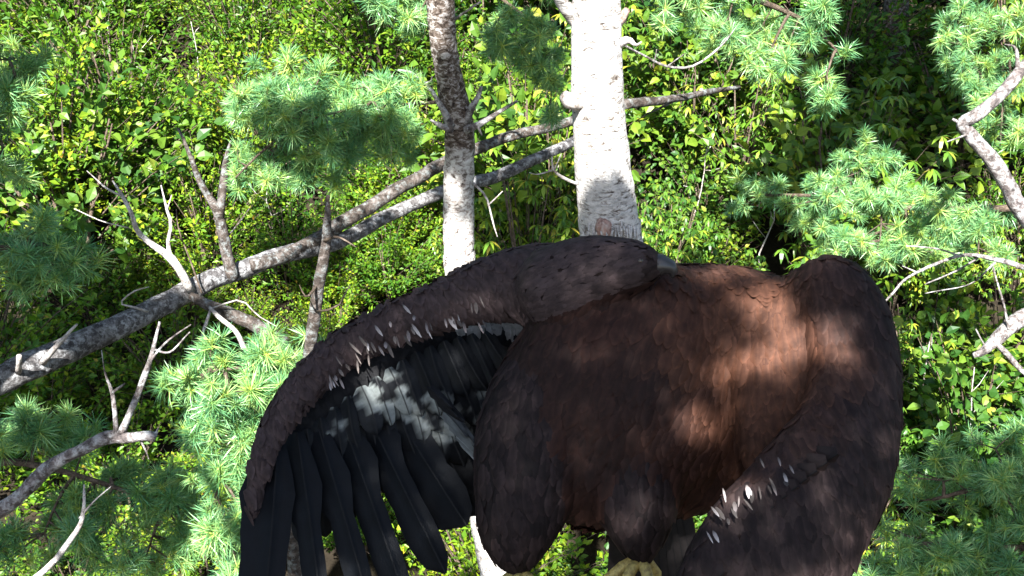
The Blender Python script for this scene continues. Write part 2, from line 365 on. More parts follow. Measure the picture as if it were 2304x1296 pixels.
# --- second pine with flaky bark and a whorl of broken branches
hB = 6.7; gB = ground_below(P(1118, 1296, vd(hB, 1296)))
B = root('pine_tree', gB, 'slimmer pine trunk with flaky brown bark darkened by painted shade above and sunlit pale bark below a broken whorl', 'tree')
dB = vd(hB, 260)
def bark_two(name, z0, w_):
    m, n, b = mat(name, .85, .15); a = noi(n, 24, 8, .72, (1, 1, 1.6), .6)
    up_ = ramp(n, a, [(.38, (.022, .016, .013)), (.5, (.12, .09, .07)), (.58, (.38, .35, .33))])  # scaly brown upper bark, with its dapple shade darkened into the colour
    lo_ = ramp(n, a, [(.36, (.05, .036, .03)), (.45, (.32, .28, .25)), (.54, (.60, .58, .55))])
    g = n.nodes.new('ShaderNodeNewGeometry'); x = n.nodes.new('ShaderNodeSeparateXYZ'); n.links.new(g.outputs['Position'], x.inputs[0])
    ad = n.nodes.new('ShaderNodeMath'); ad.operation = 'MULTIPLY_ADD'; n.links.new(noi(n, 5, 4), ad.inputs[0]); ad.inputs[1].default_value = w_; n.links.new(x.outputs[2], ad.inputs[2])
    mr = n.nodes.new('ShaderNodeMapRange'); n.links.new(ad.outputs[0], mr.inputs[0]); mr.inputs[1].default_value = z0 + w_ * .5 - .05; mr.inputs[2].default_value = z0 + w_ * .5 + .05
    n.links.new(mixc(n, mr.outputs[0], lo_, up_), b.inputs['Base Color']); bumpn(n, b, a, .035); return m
BARK_TWO = bark_two('scaly_shaded_and_pale_bark', P(1032, 345, vd(hB, 345)).z, .35)
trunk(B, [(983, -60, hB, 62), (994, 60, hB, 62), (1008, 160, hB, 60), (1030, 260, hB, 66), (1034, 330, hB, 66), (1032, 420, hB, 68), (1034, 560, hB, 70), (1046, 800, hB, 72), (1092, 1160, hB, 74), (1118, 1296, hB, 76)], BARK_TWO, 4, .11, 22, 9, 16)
branch(B, [(1015, 285, dB - .04, 22), (995, 245, dB - .1, 15), (970, 205, dB - .15, 9), (950, 185, dB - .16, 7), (925, 165, dB - .2, 6), (895, 158, dB - .22, 4)], BARK_LICHEN, kids=[[(950, 186, dB - .16, 6), (968, 182, dB - .17, 5), (972, 170, dB - .17, 3)]], seed=11)
branch(B, [(1045, 275, dB - .03, 20), (1062, 240, dB - .1, 15), (1075, 218, dB - .13, 12), (1082, 196, dB - .15, 7)], BARK_LICHEN, seed=12, n=10)
branch(B, [(1045, 292, dB - .03, 20), (1090, 272, dB - .08, 14), (1130, 248, dB - .1, 10), (1166, 226, dB - .1, 6)], BARK_LICHEN, kids=[[(1075, 280, dB - .07, 8), (1085, 305, dB - .12, 3)]], seed=13, n=10)
branch(B, [(1015, 290, dB - .04, 18), (990, 280, dB - .1, 12), (970, 268, dB - .15, 5)], BARK_LICHEN, seed=14, n=8)
branch(B, [(1002, 58, dB, 8), (1030, 38, dB - .1, 6), (1080, 5, dB - .2, 4)], WOOD_DEAD, seed=15, n=8)
branch(B, [(1060, 410, vd(hB, 420), 6), (1092, 440, dB + .2, 5), (1105, 480, dB + .2, 4), (1120, 530, dB + .2, 2)], WOOD_DEAD, kids=[[(1100, 460, dB + .2, 4), (1130, 430, dB + .2, 2)]], seed=16, n=8)
bough(B, [(1010, 225, dB, 14), (960, 232, dB - .15, 8), (880, 242, dB - .35, 7), (800, 248, dB - .5, 6), (740, 262, dB - .6, 5), (690, 275, dB - .6, 4)],
      [(600, 235, dB - .55, 105, 85, .3, 40, 1.05), (700, 210, dB - .5, 120, 75, .35, 46, 1.05), (820, 195, dB - .35, 110, 60, .3, 38, 1.05), (760, 320, dB - .4, 150, 75, .35, 62, 1.), (880, 310, dB - .25, 100, 70, .3, 36, 1.), (600, 360, dB - .35, 80, 90, .3, 24, .9), (700, 400, dB - .3, 80, 40, .25, 22, .95), (540, 240, dB - .6, 60, 60, .3, 26, 1.), (680, 250, dB - .7, 130, 60, .25, 40, 1.), (850, 240, dB - .5, 110, 50, .25, 30, 1.), (530, 400, dB - .4, 50, 70, .3, 14, .9)], 32)
bough(B, [(1000, -80, vd(hB, -80), 14), (1080, -40, dB + .3, 10), (1180, 40, dB + .4, 8), (1230, 120, dB + .4, 6)],
      [(1110, 60, dB + .3, 70, 80, .3, 30, 1.), (1200, 90, dB + .4, 90, 110, .35, 60, 1.), (1240, 220, dB + .4, 50, 60, .25, 16, 1.), (850, 10, dB - .3, 70, 30, .3, 16, 1.), (930, 60, dB - .1, 40, 60, .25, 14, 1.)], 33)

# --- leaning forked dead tree
lg = ground_below(P(-520, 1130, 5.8))
Lg = root('leaning_dead_tree', lg, 'grey dead tree leaning diagonally across the slope with a long forked trunk', 'dead tree')
mbt = MB(); limb(mbt, [(-520, 1130, 5.6, 85), (-250, 985, 6., 76), (-60, 885, 6.3, 68), (100, 810, 6.6, 65), (260, 738, 6.95, 54), (400, 668, 7.3, 49), (520, 615, 7.6, 43), (620, 580, 7.8, 40), (760, 545, 8.1, 34), (880, 480, 8.35, 31), (1000, 430, 8.6, 29), (1120, 395, 8.8, 28), (1250, 338, 9., 24), (1330, 300, 9.2, 20)], 90, 16, .02, .09, 3, 12)
mbt.tube([lg - Z * .4, lg + Z * .2, P(-520, 1130, 5.6)], [.2, .16, .125], 12, .1)
mbt.build('trunk', BARK_LOG, Lg)
branch(Lg, [(560, 592, 7.62, 28), (640, 570, 7.82, 34), (740, 522, 8.05, 34), (840, 460, 8.3, 32), (930, 405, 8.5, 30), (1000, 368, 8.65, 28), (1100, 325, 8.85, 25), (1250, 282, 9.1, 22), (1400, 240, 9.4, 17)], BARK_DARK, 'fork', seed=22, n=46, wob=.03)
branch(Lg, [(525, 625, 7.55, 30), (512, 580, 7.5, 27), (498, 510, 7.45, 25), (488, 470, 7.4, 20), (452, 410, 7.35, 15), (425, 345, 7.3, 10), (400, 288, 7.3, 6)], BARK_DARK, kids=[[(495, 490, 7.42, 20), (500, 420, 7.4, 20), (508, 360, 7.38, 12), (520, 318, 7.36, 4)], [(505, 540, 7.5, 5), (540, 500, 7.5, 3), (560, 470, 7.5, 2)]], seed=23)
branch(Lg, [(432, 655, 7.3, 20), (412, 620, 7.2, 18), (382, 580, 7.15, 19), (340, 550, 7.1, 14), (310, 520, 7.05, 12), (298, 480, 7., 10), (275, 440, 7., 9), (252, 405, 7., 4)], WOOD_DEAD, kids=[[(384, 582, 7.15, 11), (376, 550, 7.15, 10), (384, 505, 7.1, 8), (374, 470, 7.1, 6), (362, 418, 7.1, 3)], [(275, 442, 7., 6), (240, 425, 6.95, 5), (212, 400, 6.95, 3), (195, 385, 6.9, 2)], [(376, 470, 7.1, 4), (386, 440, 7.1, 2)], [(288, 512, 7.05, 3), (230, 498, 7, 3), (165, 470, 6.95, 2)]], seed=24)
branch(Lg, [(430, 665, 7.25, 18), (480, 690, 7.2, 26), (540, 715, 7.15, 30), (590, 740, 7.1, 34), (640, 775, 7.05, 34)], BARK_DARK, seed=25)
branch(Lg, [(470, 690, 7.1, 7), (495, 715, 7., 11), (530, 745, 6.95, 11), (550, 785, 6.9, 13)], WOOD_DEAD, kids=[[(475, 700, 7.1, 7), (462, 735, 7., 7), (450, 770, 7., 4)], [(478, 696, 7.1, 4), (540, 676, 7, 4), (580, 710, 6.95, 3), (620, 735, 6.9, 2)]], seed=26)
branch(Lg, [(95, 815, 6.5, 16), (130, 775, 6.4, 12), (155, 748, 6.35, 8), (174, 730, 6.3, 5)], WOOD_DEAD, seed=27, n=8)
branch(Lg, [(40, 835, 6.4, 15), (42, 815, 6.3, 13), (44, 800, 6.25, 12)], WOOD_DEAD, 'branch_stub', seed=28, n=6)
branch(Lg, [(330, 700, 7., 6), (300, 690, 6.9, 5), (270, 680, 6.9, 4), (300, 655, 6.9, 4), (335, 645, 6.9, 2)], WOOD_DEAD, seed=29, n=10)
branch(Lg, [(455, 660, 7.3, 4), (430, 590, 7.3, 4), (405, 520, 7.3, 3), (398, 470, 7.3, 2)], TWIG, seed=30, n=8)

# --- young pine with a dead leader
hC = 4.75; gC = ground_below(P(664, 1296, vd(hC, 1296)))
C = root('young_pine', gC, 'young pine with bare grey dead leader and lush needled boughs beside the leaning trunk', 'tree')
dC = vd(hC, 900)
trunk(C, [(737, 440, hC, 8), (734, 500, hC, 18), (730, 560, hC, 24), (718, 640, hC, 27), (708, 730, hC, 29), (690, 860, hC, 28), (664, 1040, hC, 27), (652, 1180, hC, 25), (664, 1296, hC, 36)], BARK_DARK, 0, .1, 12, 5, 20)  # dark bark stands in for shade on this stem
branch(C, [(730, 545, vd(hC, 545), 10), (760, 535, 5, 5), (800, 560, 5, 3)], TWIG, seed=41, n=6)
branch(C, [(715, 640, vd(hC, 640), 8), (690, 665, 5.1, 5), (675, 640, 5.1, 2)], TWIG, seed=42, n=6)
branch(C, [(708, 700, vd(hC, 700), 6), (760, 690, 5., 5), (778, 660, 5., 4), (790, 640, 5., 2)], TWIG, kids=[[(765, 688, 5., 3), (790, 720, 5, 2)]], seed=43, n=6)
bough(C, [(690, 860, dC, 14), (620, 850, dC - .15, 10), (540, 830, dC - .25, 8), (460, 840, dC - .3, 5)],
      [(560, 800, dC - .2, 110, 60, .25, 34, 1.), (660, 790, dC - .05, 80, 70, .25, 26, 1.), (470, 850, dC - .25, 90, 60, .25, 28, 1.), (600, 900, dC - .2, 100, 70, .25, 28, 1.), (440, 960, dC - .25, 60, 60, .2, 14, 1.), (520, 900, dC - .35, 110, 80, .2, 34, 1.), (610, 980, dC - .3, 70, 70, .2, 24, 1.)], 34)
bough(C, [(665, 1030, dC, 14), (600, 1040, dC - .15, 9), (530, 1050, dC - .22, 6), (480, 1080, dC - .25, 5)],
      [(540, 1000, dC - .2, 90, 60, .25, 28, 1.), (510, 1090, dC - .22, 80, 60, .25, 24, 1.), (580, 1120, dC - .1, 70, 90, .2, 22, 1.), (500, 1200, dC - .15, 70, 60, .2, 16, .95), (540, 1140, dC - .3, 70, 80, .2, 26, 1.), (530, 1260, dC - .2, 60, 60, .2, 16, 1.)], 35)

# --- pine outside the left edge
hE = 4.6; gE = ground_below(P(-420, 648, 5.1))
E = root('pine_tree', gE, 'pine with shaded bluish green boughs and a bare grey branch under the dead trunk', 'tree')
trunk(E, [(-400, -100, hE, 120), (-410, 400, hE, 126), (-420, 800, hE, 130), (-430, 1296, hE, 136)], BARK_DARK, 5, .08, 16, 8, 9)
branch(E, [(-420, 1330, 5.2, 60), (-180, 1235, 5., 48), (0, 1142, 4.9, 34), (60, 1100, 4.88, 32), (110, 1052, 4.86, 30), (170, 1020, 4.84, 29), (240, 985, 4.82, 30), (280, 985, 4.8, 24), (330, 980, 4.78, 22), (350, 984, 4.78, 20)], BARK_LICHEN,
       kids=[[(268, 975, 4.81, 18), (300, 905, 4.78, 16), (325, 845, 4.76, 15), (345, 790, 4.75, 11), (362, 722, 4.74, 6)], [(258, 972, 4.81, 12), (255, 920, 4.8, 11), (250, 880, 4.8, 9), (236, 840, 4.8, 4), (228, 790, 4.8, 2)], [(252, 882, 4.8, 7), (280, 862, 4.8, 4)], [(332, 820, 4.75, 7), (375, 770, 4.75, 5), (432, 728, 4.75, 3)], [(345, 785, 4.75, 6), (385, 790, 4.75, 5), (430, 745, 4.75, 3)], [(120, 1048, 4.85, 9), (112, 1028, 4.84, 3)], [(310, 985, 4.8, 6), (325, 1015, 4.8, 4), (332, 1035, 4.8, 2)], [(345, 985, 4.78, 9), (352, 965, 4.78, 4)]], seed=44, n=40, bump=.2)
branch(E, [(-420, 1500, 5.2, 50), (-100, 1420, 4.9, 30), (80, 1300, 4.8, 16), (165, 1200, 4.75, 12), (185, 1150, 4.75, 9), (190, 1090, 4.75, 4)], WOOD_DEAD, kids=[[(180, 1165, 4.75, 5), (215, 1125, 4.75, 4), (250, 1095, 4.75, 2)]], seed=45, n=24)
bough(E, [(-410, 250, 5.1, 40), (-220, 230, 5.4, 28), (-60, 210, 5.6, 16), (40, 200, 5.7, 8)], [(20, 130, 5.7, 70, 60, .3, 24, 1.), (10, 230, 5.7, 60, 80, .3, 26, 1.), (-60, 330, 5.6, 90, 80, .3, 30, 1.), (10, 370, 5.7, 50, 50, .3, 12, 1.)], 36)
bough(E, [(-410, 560, 5.1, 40), (-220, 560, 5.3, 28), (-60, 560, 5.4, 16), (100, 550, 5.5, 8)], [(60, 520, 5.5, 130, 65, .3, 56, 1.), (120, 600, 5.5, 90, 60, .3, 30, 1.), (0, 620, 5.4, 80, 60, .3, 24, 1.)], 37)
bough(E, [(-420, 1120, 5.4, 40), (-220, 1080, 5.5, 28), (0, 1040, 5.6, 18), (200, 1080, 5.7, 12), (380, 1140, 5.7, 6)], [(80, 980, 5.7, 150, 70, .35, 56, 1.05), (250, 1080, 5.8, 160, 90, .35, 64, 1.05), (400, 1130, 5.8, 110, 100, .3, 44, 1.), (100, 1200, 5.6, 150, 80, .3, 50, 1.), (330, 1250, 5.7, 150, 60, .3, 34, 1.)], 38)

# --- pine outside the right edge
hD = 6.6; gD = ground_below(P(2760, 648, 7.3))
D = root('pine_tree', gD, 'pine with an elbowed lichen covered limb and soft sunlit boughs above a shaded hollow', 'tree')
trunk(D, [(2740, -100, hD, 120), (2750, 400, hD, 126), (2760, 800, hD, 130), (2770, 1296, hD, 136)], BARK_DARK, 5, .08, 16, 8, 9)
branch(D, [(2750, 720, 7.4, 62), (2540, 660, 7.2, 54), (2400, 570, 7.1, 50), (2304, 480, 7., 42), (2270, 420, 6.95, 37), (2235, 360, 6.9, 35), (2190, 310, 6.88, 33), (2168, 278, 6.85, 31), (2200, 258, 6.8, 29), (2250, 215, 6.8, 28), (2304, 150, 6.8, 27), (2360, 90, 6.8, 20)], BARK_LICHEN, kids=[[(2170, 282, 6.85, 12), (2142, 268, 6.85, 6)], [(2180, 300, 6.85, 6), (2130, 320, 6.8, 3)], [(2290, 160, 6.8, 12), (2285, 110, 6.8, 7), (2260, 100, 6.8, 3)]], name='elbowed_limb', seed=50, n=60, bump=.16)
branch(D, [(2760, 640, 7.3, 56), (2480, 680, 7., 50), (2330, 705, 6.8, 42), (2260, 745, 6.75, 34), (2215, 788, 6.7, 20), (2190, 800, 6.7, 10)], BARK_LICHEN, kids=[[(2240, 770, 6.7, 14), (2270, 800, 6.65, 14), (2302, 835, 6.6, 12), (2340, 860, 6.6, 8)], [(2270, 740, 6.7, 6), (2260, 690, 6.7, 5), (2245, 640, 6.7, 4), (2235, 600, 6.7, 3)], [(2220, 785, 6.7, 5), (2195, 740, 6.7, 3)]], seed=51, n=30, bump=.22)
branch(D, [(2760, 560, 7.3, 34), (2480, 600, 7.6, 20), (2330, 605, 7.8, 14), (2250, 585, 7.9, 11), (2160, 575, 8., 8), (2050, 620, 8., 6), (2010, 660, 8., 5), (1975, 695, 8., 3)], BARK_LICHEN, kids=[[(2160, 575, 8., 6), (2110, 560, 8., 4), (2040, 555, 8, 3)], [(2200, 580, 8., 5), (2150, 610, 8., 4), (2080, 640, 8, 3)], [(2060, 612, 8., 4), (2030, 600, 8., 2)], [(2240, 590, 7.9, 5), (2180, 640, 7.9, 3), (2080, 660, 7.9, 2)]], seed=52, n=30)
bough(D, [(2750, 420, 7.4, 40), (2500, 450, 8., 26), (2280, 470, 8.3, 18), (2080, 470, 8.5, 14), (1900, 440, 8.6, 10), (1720, 440, 8.6, 6)],
      [(2160, 500, 8.4, 120, 60, .35, 46, 1.), (2010, 470, 8.5, 130, 65, .4, 52, 1.), (1900, 400, 8.6, 110, 60, .4, 40, 1.), (2040, 560, 8.4, 150, 40, .3, 30, 1.), (1860, 520, 8.5, 120, 60, .35, 34, .95), (1700, 440, 8.6, 90, 45, .3, 22, .9), (1960, 330, 8.7, 90, 40, .3, 18, 1.), (2200, 580, 8.3, 80, 40, .3, 18, 1.), (2100, 450, 8.2, 150, 50, .3, 40, 1.), (1980, 540, 8.2, 160, 50, .3, 40, 1.), (1840, 450, 8.3, 120, 50, .3, 30, 1.)], 39)
bough(D, [(2750, 150, 7.2, 40), (2500, 170, 7.6, 26), (2330, 190, 7.8, 16), (2220, 200, 7.9, 9)],
      [(2190, 150, 7.9, 80, 70, .35, 34, 1.), (2270, 190, 7.8, 80, 90, .35, 36, 1.), (2180, 240, 7.9, 70, 50, .3, 18, 1.), (2250, 330, 7.7, 70, 60, .3, 20, 1.), (2130, 60, 8., 70, 50, .3, 18, 1.), (2260, 60, 7.9, 70, 60, .3, 18, 1.)], 40)
D2 = root('pine_tree', ground_below(P(2700, 1350, 6.2)), 'low pine with dark shaded boughs filling the hollow under the drooping saplings', 'tree')
trunk(D2, [(2600, 700, 5.4, 40), (2640, 900, 5.4, 70), (2680, 1100, 5.4, 86), (2700, 1350, 5.4, 96)], BARK_DARK, 0, .08, 14, 8, 9)
bough(D2, [(2660, 1020, vd(5.4, 1020), 30), (2450, 1060, 6.2, 22), (2250, 1090, 6.4, 14), (2100, 1130, 6.5, 8)],
      [(2240, 1010, 6.4, 110, 70, .35, 46, 1.05), (2120, 1080, 6.5, 120, 80, .35, 52, 1.05), (2270, 1130, 6.3, 130, 80, .35, 54, 1.05)], 41)
bough(D2, [(2690, 1250, vd(5.4, 1250), 30), (2450, 1240, 6.3, 22), (2250, 1230, 6.4, 14), (2050, 1220, 6.5, 8)],
      [(2060, 1210, 6.5, 110, 80, .35, 46, 1.05), (2220, 1250, 6.4, 130, 70, .35, 54, 1.05), (2100, 1320, 6.4, 200, 50, .35, 44, 1.)], 42)
# --- pine whose shaded trunk shows at the top of the dark hollow
gF = ground_hit(2040, 330)
Fp = root('pine_tree', ground_below(gF), 'dark pine trunk rising out of the shaded gap between saplings', 'tree')
hF = gF.y
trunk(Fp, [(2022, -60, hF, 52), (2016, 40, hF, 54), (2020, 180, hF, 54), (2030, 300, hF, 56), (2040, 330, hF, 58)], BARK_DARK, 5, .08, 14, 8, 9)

# --- unseen tall pine behind the viewpoint: boughs added to shade chosen parts of the scene
NT = root('pine_tree', ground_below(Vector((-1.2, -3.2, 0))), 'unseen tall pine with boughs added to shade the eagle and the slope', 'tree')
mb = MB(); tp = NT.location; mb.tube([tp - Z * .4, tp + Z * 4, tp + Z * 9 + RT * .1, tp + Z * 14, tp + Z * 20, tp + Z * 27], [.42, .36, .31, .27, .2, .05], 18, .07, 2, 5); mb.build('trunk', BARK_FLAKY, NT)
TV = [np.array([v.co[:] for v in t.vertices]) for t in TUFTS]; TFc = [[tuple(p.vertices) for p in t.polygons] for t in TUFTS]
TCc = []
for t in TUFTS:
    a_ = np.empty(len(t.vertices) * 4, np.float32); t.color_attributes['Col'].data.foreach_get('color', a_); TCc.append(a_.reshape(-1, 4))
def shade_bough(px, py, d, rx, ry, t, n, size=1., holes=(), thick=.5, seed=0):
    """unseen bough added so its shadow falls on an ellipse (pixels) at depth d; t metres up the sun ray; holes let light through"""
    random.seed(seed + int(px)); V = []; Fc = []; Cc = []; cnt = 0; tw = MB()
    c0 = P(px, py, d) + SUN_DIR * t; att = Vector((tp.x, tp.y, min(max(c0.z + .3, 12), 26 + tp.z)))
    arm = [att.lerp(c0, k / 9) + Z * .25 * math.sin(k / 9 * 3.14) for k in range(10)]
    tw.tube(arm, [.06 - .005 * k for k in range(10)], 7, .1)
    for i in range(n):
        while True:
            a, b = random.uniform(-1, 1), random.uniform(-1, 1)
            if a * a + b * b > 1: continue
            hx, hy = px + a * rx, py + b * ry
            if any(((hx - h[0]) / h[2]) ** 2 + ((hy - h[1]) / h[3]) ** 2 < 1 for h in holes): continue
            break
        p = P(hx, hy, d) + SUN_DIR * (t + random.uniform(-thick, thick)); k = random.randrange(4)
        q = min(arm, key=lambda s_: (s_ - p).length)
        if i % 4 == 0 and not holes: tw.tube([q, p], [.008, .003], 3, cap=False)
        rm = np.array((rand_dir() + Z * .4).normalized().to_track_quat('Z', 'Y').to_matrix())
        V.append(TV[k] @ rm.T * size + np.array(p - tp)); Fc += [tuple(cnt + x for x in f_) for f_ in TFc[k]]; Cc.append(TCc[k]); cnt += len(TV[k])
    bo = tw.build('bough', BARK_DARK, NT); V = np.vstack(V); Cc = np.vstack(Cc)
    me = bpy.data.meshes.new('shade_needles'); me.from_pydata(V.tolist(), [], Fc); me.materials.append(NEEDLE)
    ca = me.color_attributes.new('Col', 'FLOAT_COLOR', 'POINT'); ca.data.foreach_set('color', Cc.ravel().astype(np.float32))
    link('shade_needles', me, bo, 'stuff')
# over the eagle
shade_bough(1300, 930, 1.72, 860, 480, 2.6, 1050, .55, [(1715, 690, 85, 60), (1800, 800, 80, 75), (1690, 850, 55, 55), (1600, 590, 110, 40), (1460, 700, 40, 22), (1560, 960, 40, 45), (830, 790, 70, 40), (1640, 950, 40, 60), (1620, 1190, 60, 45), (1100, 640, 50, 25)], .25)
# over slope, boughs and dead trunk
shade_bough(800, 375, 6.6, 170, 55, 6, 130)
shade_bough(1180, 110, 6.9, 140, 170, 6, 330)
shade_bough(60, 540, 5.5, 180, 130, 6, 380)
shade_bough(150, 1120, 5.6, 270, 210, 6, 800)
shade_bough(2180, 1150, 6.3, 250, 200, 6, 650)
shade_bough(1005, 130, 6.2, 60, 190, 6, 130)
shade_bough(1378, 515, 5.8, 80, 70, 6, 150)
shade_bough(350, 700, 7.15, 160, 50, 7, 110)
# unseen needle clumps added above the frame to shade chosen spots
random.seed(77); V = []; Fc = []; Cc = []; cnt = 0
for i in range(70):
    k = i % 4; p = rand_dir() * random.random() ** .4 * .6; rm = np.array((rand_dir() + Z * .4).normalized().to_track_quat('Z', 'Y').to_matrix())
    V.append(TV[k] @ rm.T * 1.5 + np.array(p)); Fc += [tuple(cnt + x for x in f_) for f_ in TFc[k]]; Cc.append(TCc[k]); cnt += len(TV[k])
CL = bpy.data.meshes.new('shade_clump'); CL.from_pydata(np.vstack(V).tolist(), [], Fc); CL.materials.append(NEEDLE)
ca = CL.color_attributes.new('Col', 'FLOAT_COLOR', 'POINT'); ca.data.foreach_set('color', np.vstack(Cc).ravel().astype(np.float32))
def shade_clump(tree, px, py, d, rx, ry, t, n, thick=.8, sc=1.):
    b = base_of(tree)
    for i in range(n):
        while True:
            a, c = random.uniform(-1, 1), random.uniform(-1, 1)
            if a * a + c * c < 1: break
        p = P(px + a * rx, py + c * ry, d) + SUN_DIR * (t + random.uniform(-thick, thick))
        q = proj(p)
        if 0 < q[2] and -120 < q[0] < 2424 and -150 < q[1] < 1400: continue
        link('shade_clump', CL, tree, 'stuff', p - b, rand_dir().to_track_quat('Z', 'Y'), sc * random.uniform(.8, 1.3))
shade_clump(Fp, 2010, 230, 17, 170, 300, 8.5, 120)
shade_clump(Fp, 2030, 60, 20, 130, 160, 9, 50)
shade_clump(E, 120, 740, 14, 330, 250, 10, 70)
shade_clump(E, 560, 800, 13.5, 120, 130, 9, 12)
shade_clump(B, 1190, 470, 15, 130, 80, 10, 18)
shade_clump(B, 880, 60, 19, 90, 60, 9, 8)
shade_clump(B, 640, 560, 16, 70, 50, 9, 4)
shade_clump(D, 1800, 330, 15, 90, 60, 9, 8)
shade_clump(D, 2130, 640, 14, 120, 40, 9, 6)
shade_clump(D, 1650, 560, 14, 80, 40, 9, 4)
# ------------------------------------------------------------------ eagle in flight, wings bowed down, feet hanging
EG = root('eagle', P(1420, 1290, 1.74), 'large dark brown eagle flying with wings bowed down and feet hanging', 'bird')
# chains of (px, py, depth m, half width px, depth factor); region; direction the feathers lie in the picture plane (dx, dy down, toward camera)
CH = [
 ('body', (-.35, .9, .1), [(1380, 665, 1.82, 120, .8), (1430, 745, 1.79, 175, .7), (1420, 840, 1.77, 262, .55), (1385, 910, 1.76, 268, .55), (1350, 960, 1.76, 228, .55), (1320, 1040, 1.77, 140, .6)]),
 ('body', (-.15, .95, .1), [(1560, 760, 1.79, 150, .8), (1680, 830, 1.8, 200, .6), (1600, 950, 1.8, 190, .6), (1480, 1040, 1.79, 130, .7)]),
 ('head', (-.95, .25, 0), [(1270, 650, 1.75, 108, .9), (1330, 618, 1.72, 88, .8), (1390, 602, 1.70, 68, .85), (1425, 596, 1.69, 56, .9), (1455, 597, 1.685, 38, .9), (1476, 601, 1.685, 25, .8)]),
 ('arm', (.5, .85, 0), [(1330, 690, 1.80, 135, .6), (1215, 644, 1.80, 96, .6), (1100, 652, 1.82, 72, .55), (990, 690, 1.83, 57, .5), (880, 730, 1.84, 48, .5), (795, 772, 1.84, 45, .5), (725, 825, 1.83, 42, .5), (665, 892, 1.81, 38, .5), (618, 962, 1.79, 34, .5), (588, 1035, 1.77, 28, .5), (574, 1100, 1.765, 22, .6), (570, 1160, 1.76, 14, .8)]),
 ('lining', (.25, .95, 0), [(1160, 790, 1.93, 125, .1), (1050, 800, 1.92, 120, .1), (930, 835, 1.905, 115, .1), (820, 885, 1.89, 110, .1), (730, 960, 1.87, 100, .1), (665, 1040, 1.84, 82, .1)]),
 ('arm', (.1, .95, .2), [(1530, 700, 1.8, 105, .8), (1650, 690, 1.79, 92, .8), (1770, 715, 1.76, 92, .75), (1845, 685, 1.72, 92, .75), (1872, 662, 1.7, 86, .7), (1905, 720, 1.67, 95, .6), (1925, 820, 1.64, 100, .5), (1920, 920, 1.61, 112, .42), (1895, 1010, 1.58, 128, .36), (1850, 1090, 1.55, 150, .3), (1790, 1180, 1.52, 165, .26), (1730, 1270, 1.49, 180, .22), (1680, 1370, 1.46, 175, .2)]),
 ('body', (-.1, .95, .1), [(1640, 760, 1.77, 150, .6), (1760, 790, 1.73, 150, .55), (1810, 880, 1.705, 170, .5), (1800, 985, 1.68, 140, .5)]),
 ('leg', (0, .98, .1), [(1230, 900, 1.75, 130, .7), (1195, 1000, 1.72, 128, .7), (1178, 1110, 1.70, 110, .7), (1165, 1180, 1.69, 88, .7), (1160, 1232, 1.69, 56, .8), (1165, 1262, 1.69, 28, 1.)]),
 ('leg', (0, .98, .1), [(1420, 1060, 1.72, 120, .7), (1432, 1130, 1.70, 92, .7), (1438, 1190, 1.69, 62, .8), (1440, 1235, 1.69, 32, 1.)]),
]
bm = bmesh.new(); KP = []; KR = []; KF = []
for reg, fl, pts in CH:
    for q in curve(pts, len(pts) * 6):
        p = P(*q[:3]); r = q[3] / FPX * q[2]
        bmesh.ops.create_icosphere(bm, subdivisions=2, radius=1, matrix=Matrix.Translation(p) @ Matrix((RT, UP, FW)).transposed().to_4x4() @ Matrix.Diagonal((r, r, max(r * q[4], .011), 1)))
        KP.append((*p, r)); KR.append(reg); KF.append((RT * fl[0] - UP * fl[1] - FW * fl[2]).normalized())
me = bpy.data.meshes.new('raw'); bm.to_mesh(me); bm.free()
tmp = bpy.data.objects.new('raw', me); COL.objects.link(tmp)
r_ = tmp.modifiers.new('r', 'REMESH'); r_.mode = 'VOXEL'; r_.voxel_size = .0065
s_ = tmp.modifiers.new('s', 'SMOOTH'); s_.factor = .5; s_.iterations = 14
bpy.context.view_layer.update()
body_me = bpy.data.meshes.new_from_object(tmp.evaluated_get(bpy.context.evaluated_depsgraph_get()))
bpy.data.objects.remove(tmp); bpy.data.meshes.remove(me)
body_me.transform(Matrix.Translation(-EG.location)); body_me.polygons.foreach_set('use_smooth', [True] * len(body_me.polygons))
def feather_mat(name, col=None, var=.25, rough=.5, spec=.35):
    m, n, b = mat(name, rough, spec)
    a = n.nodes.new('ShaderNodeVertexColor'); a.layer_name = 'Col'; c = a.outputs[0]
    f = noi(n, 55, 6, .6); v = ramp(n, f, [(.3, (1 - var * 1.6,) * 3), (.7, (1 + var,) * 3)]); c = mixc(n, 1., c, v, 'MULTIPLY')
    n.links.new(c, b.inputs['Base Color']); bumpn(n, b, noi(n, 200, 3), .0006, .4); return m
FM = feather_mat('plumage_feather', rough=.68, spec=.1); FQ = feather_mat('flight_feather', rough=.6, spec=.12)
bmt, bn, bb = mat('down', .85, .1); bb.inputs['Base Color'].default_value = (.014, .009, .008, 1)
body_me.materials.clear(); body_me.materials.append(bmt)
link('body', body_me, EG)
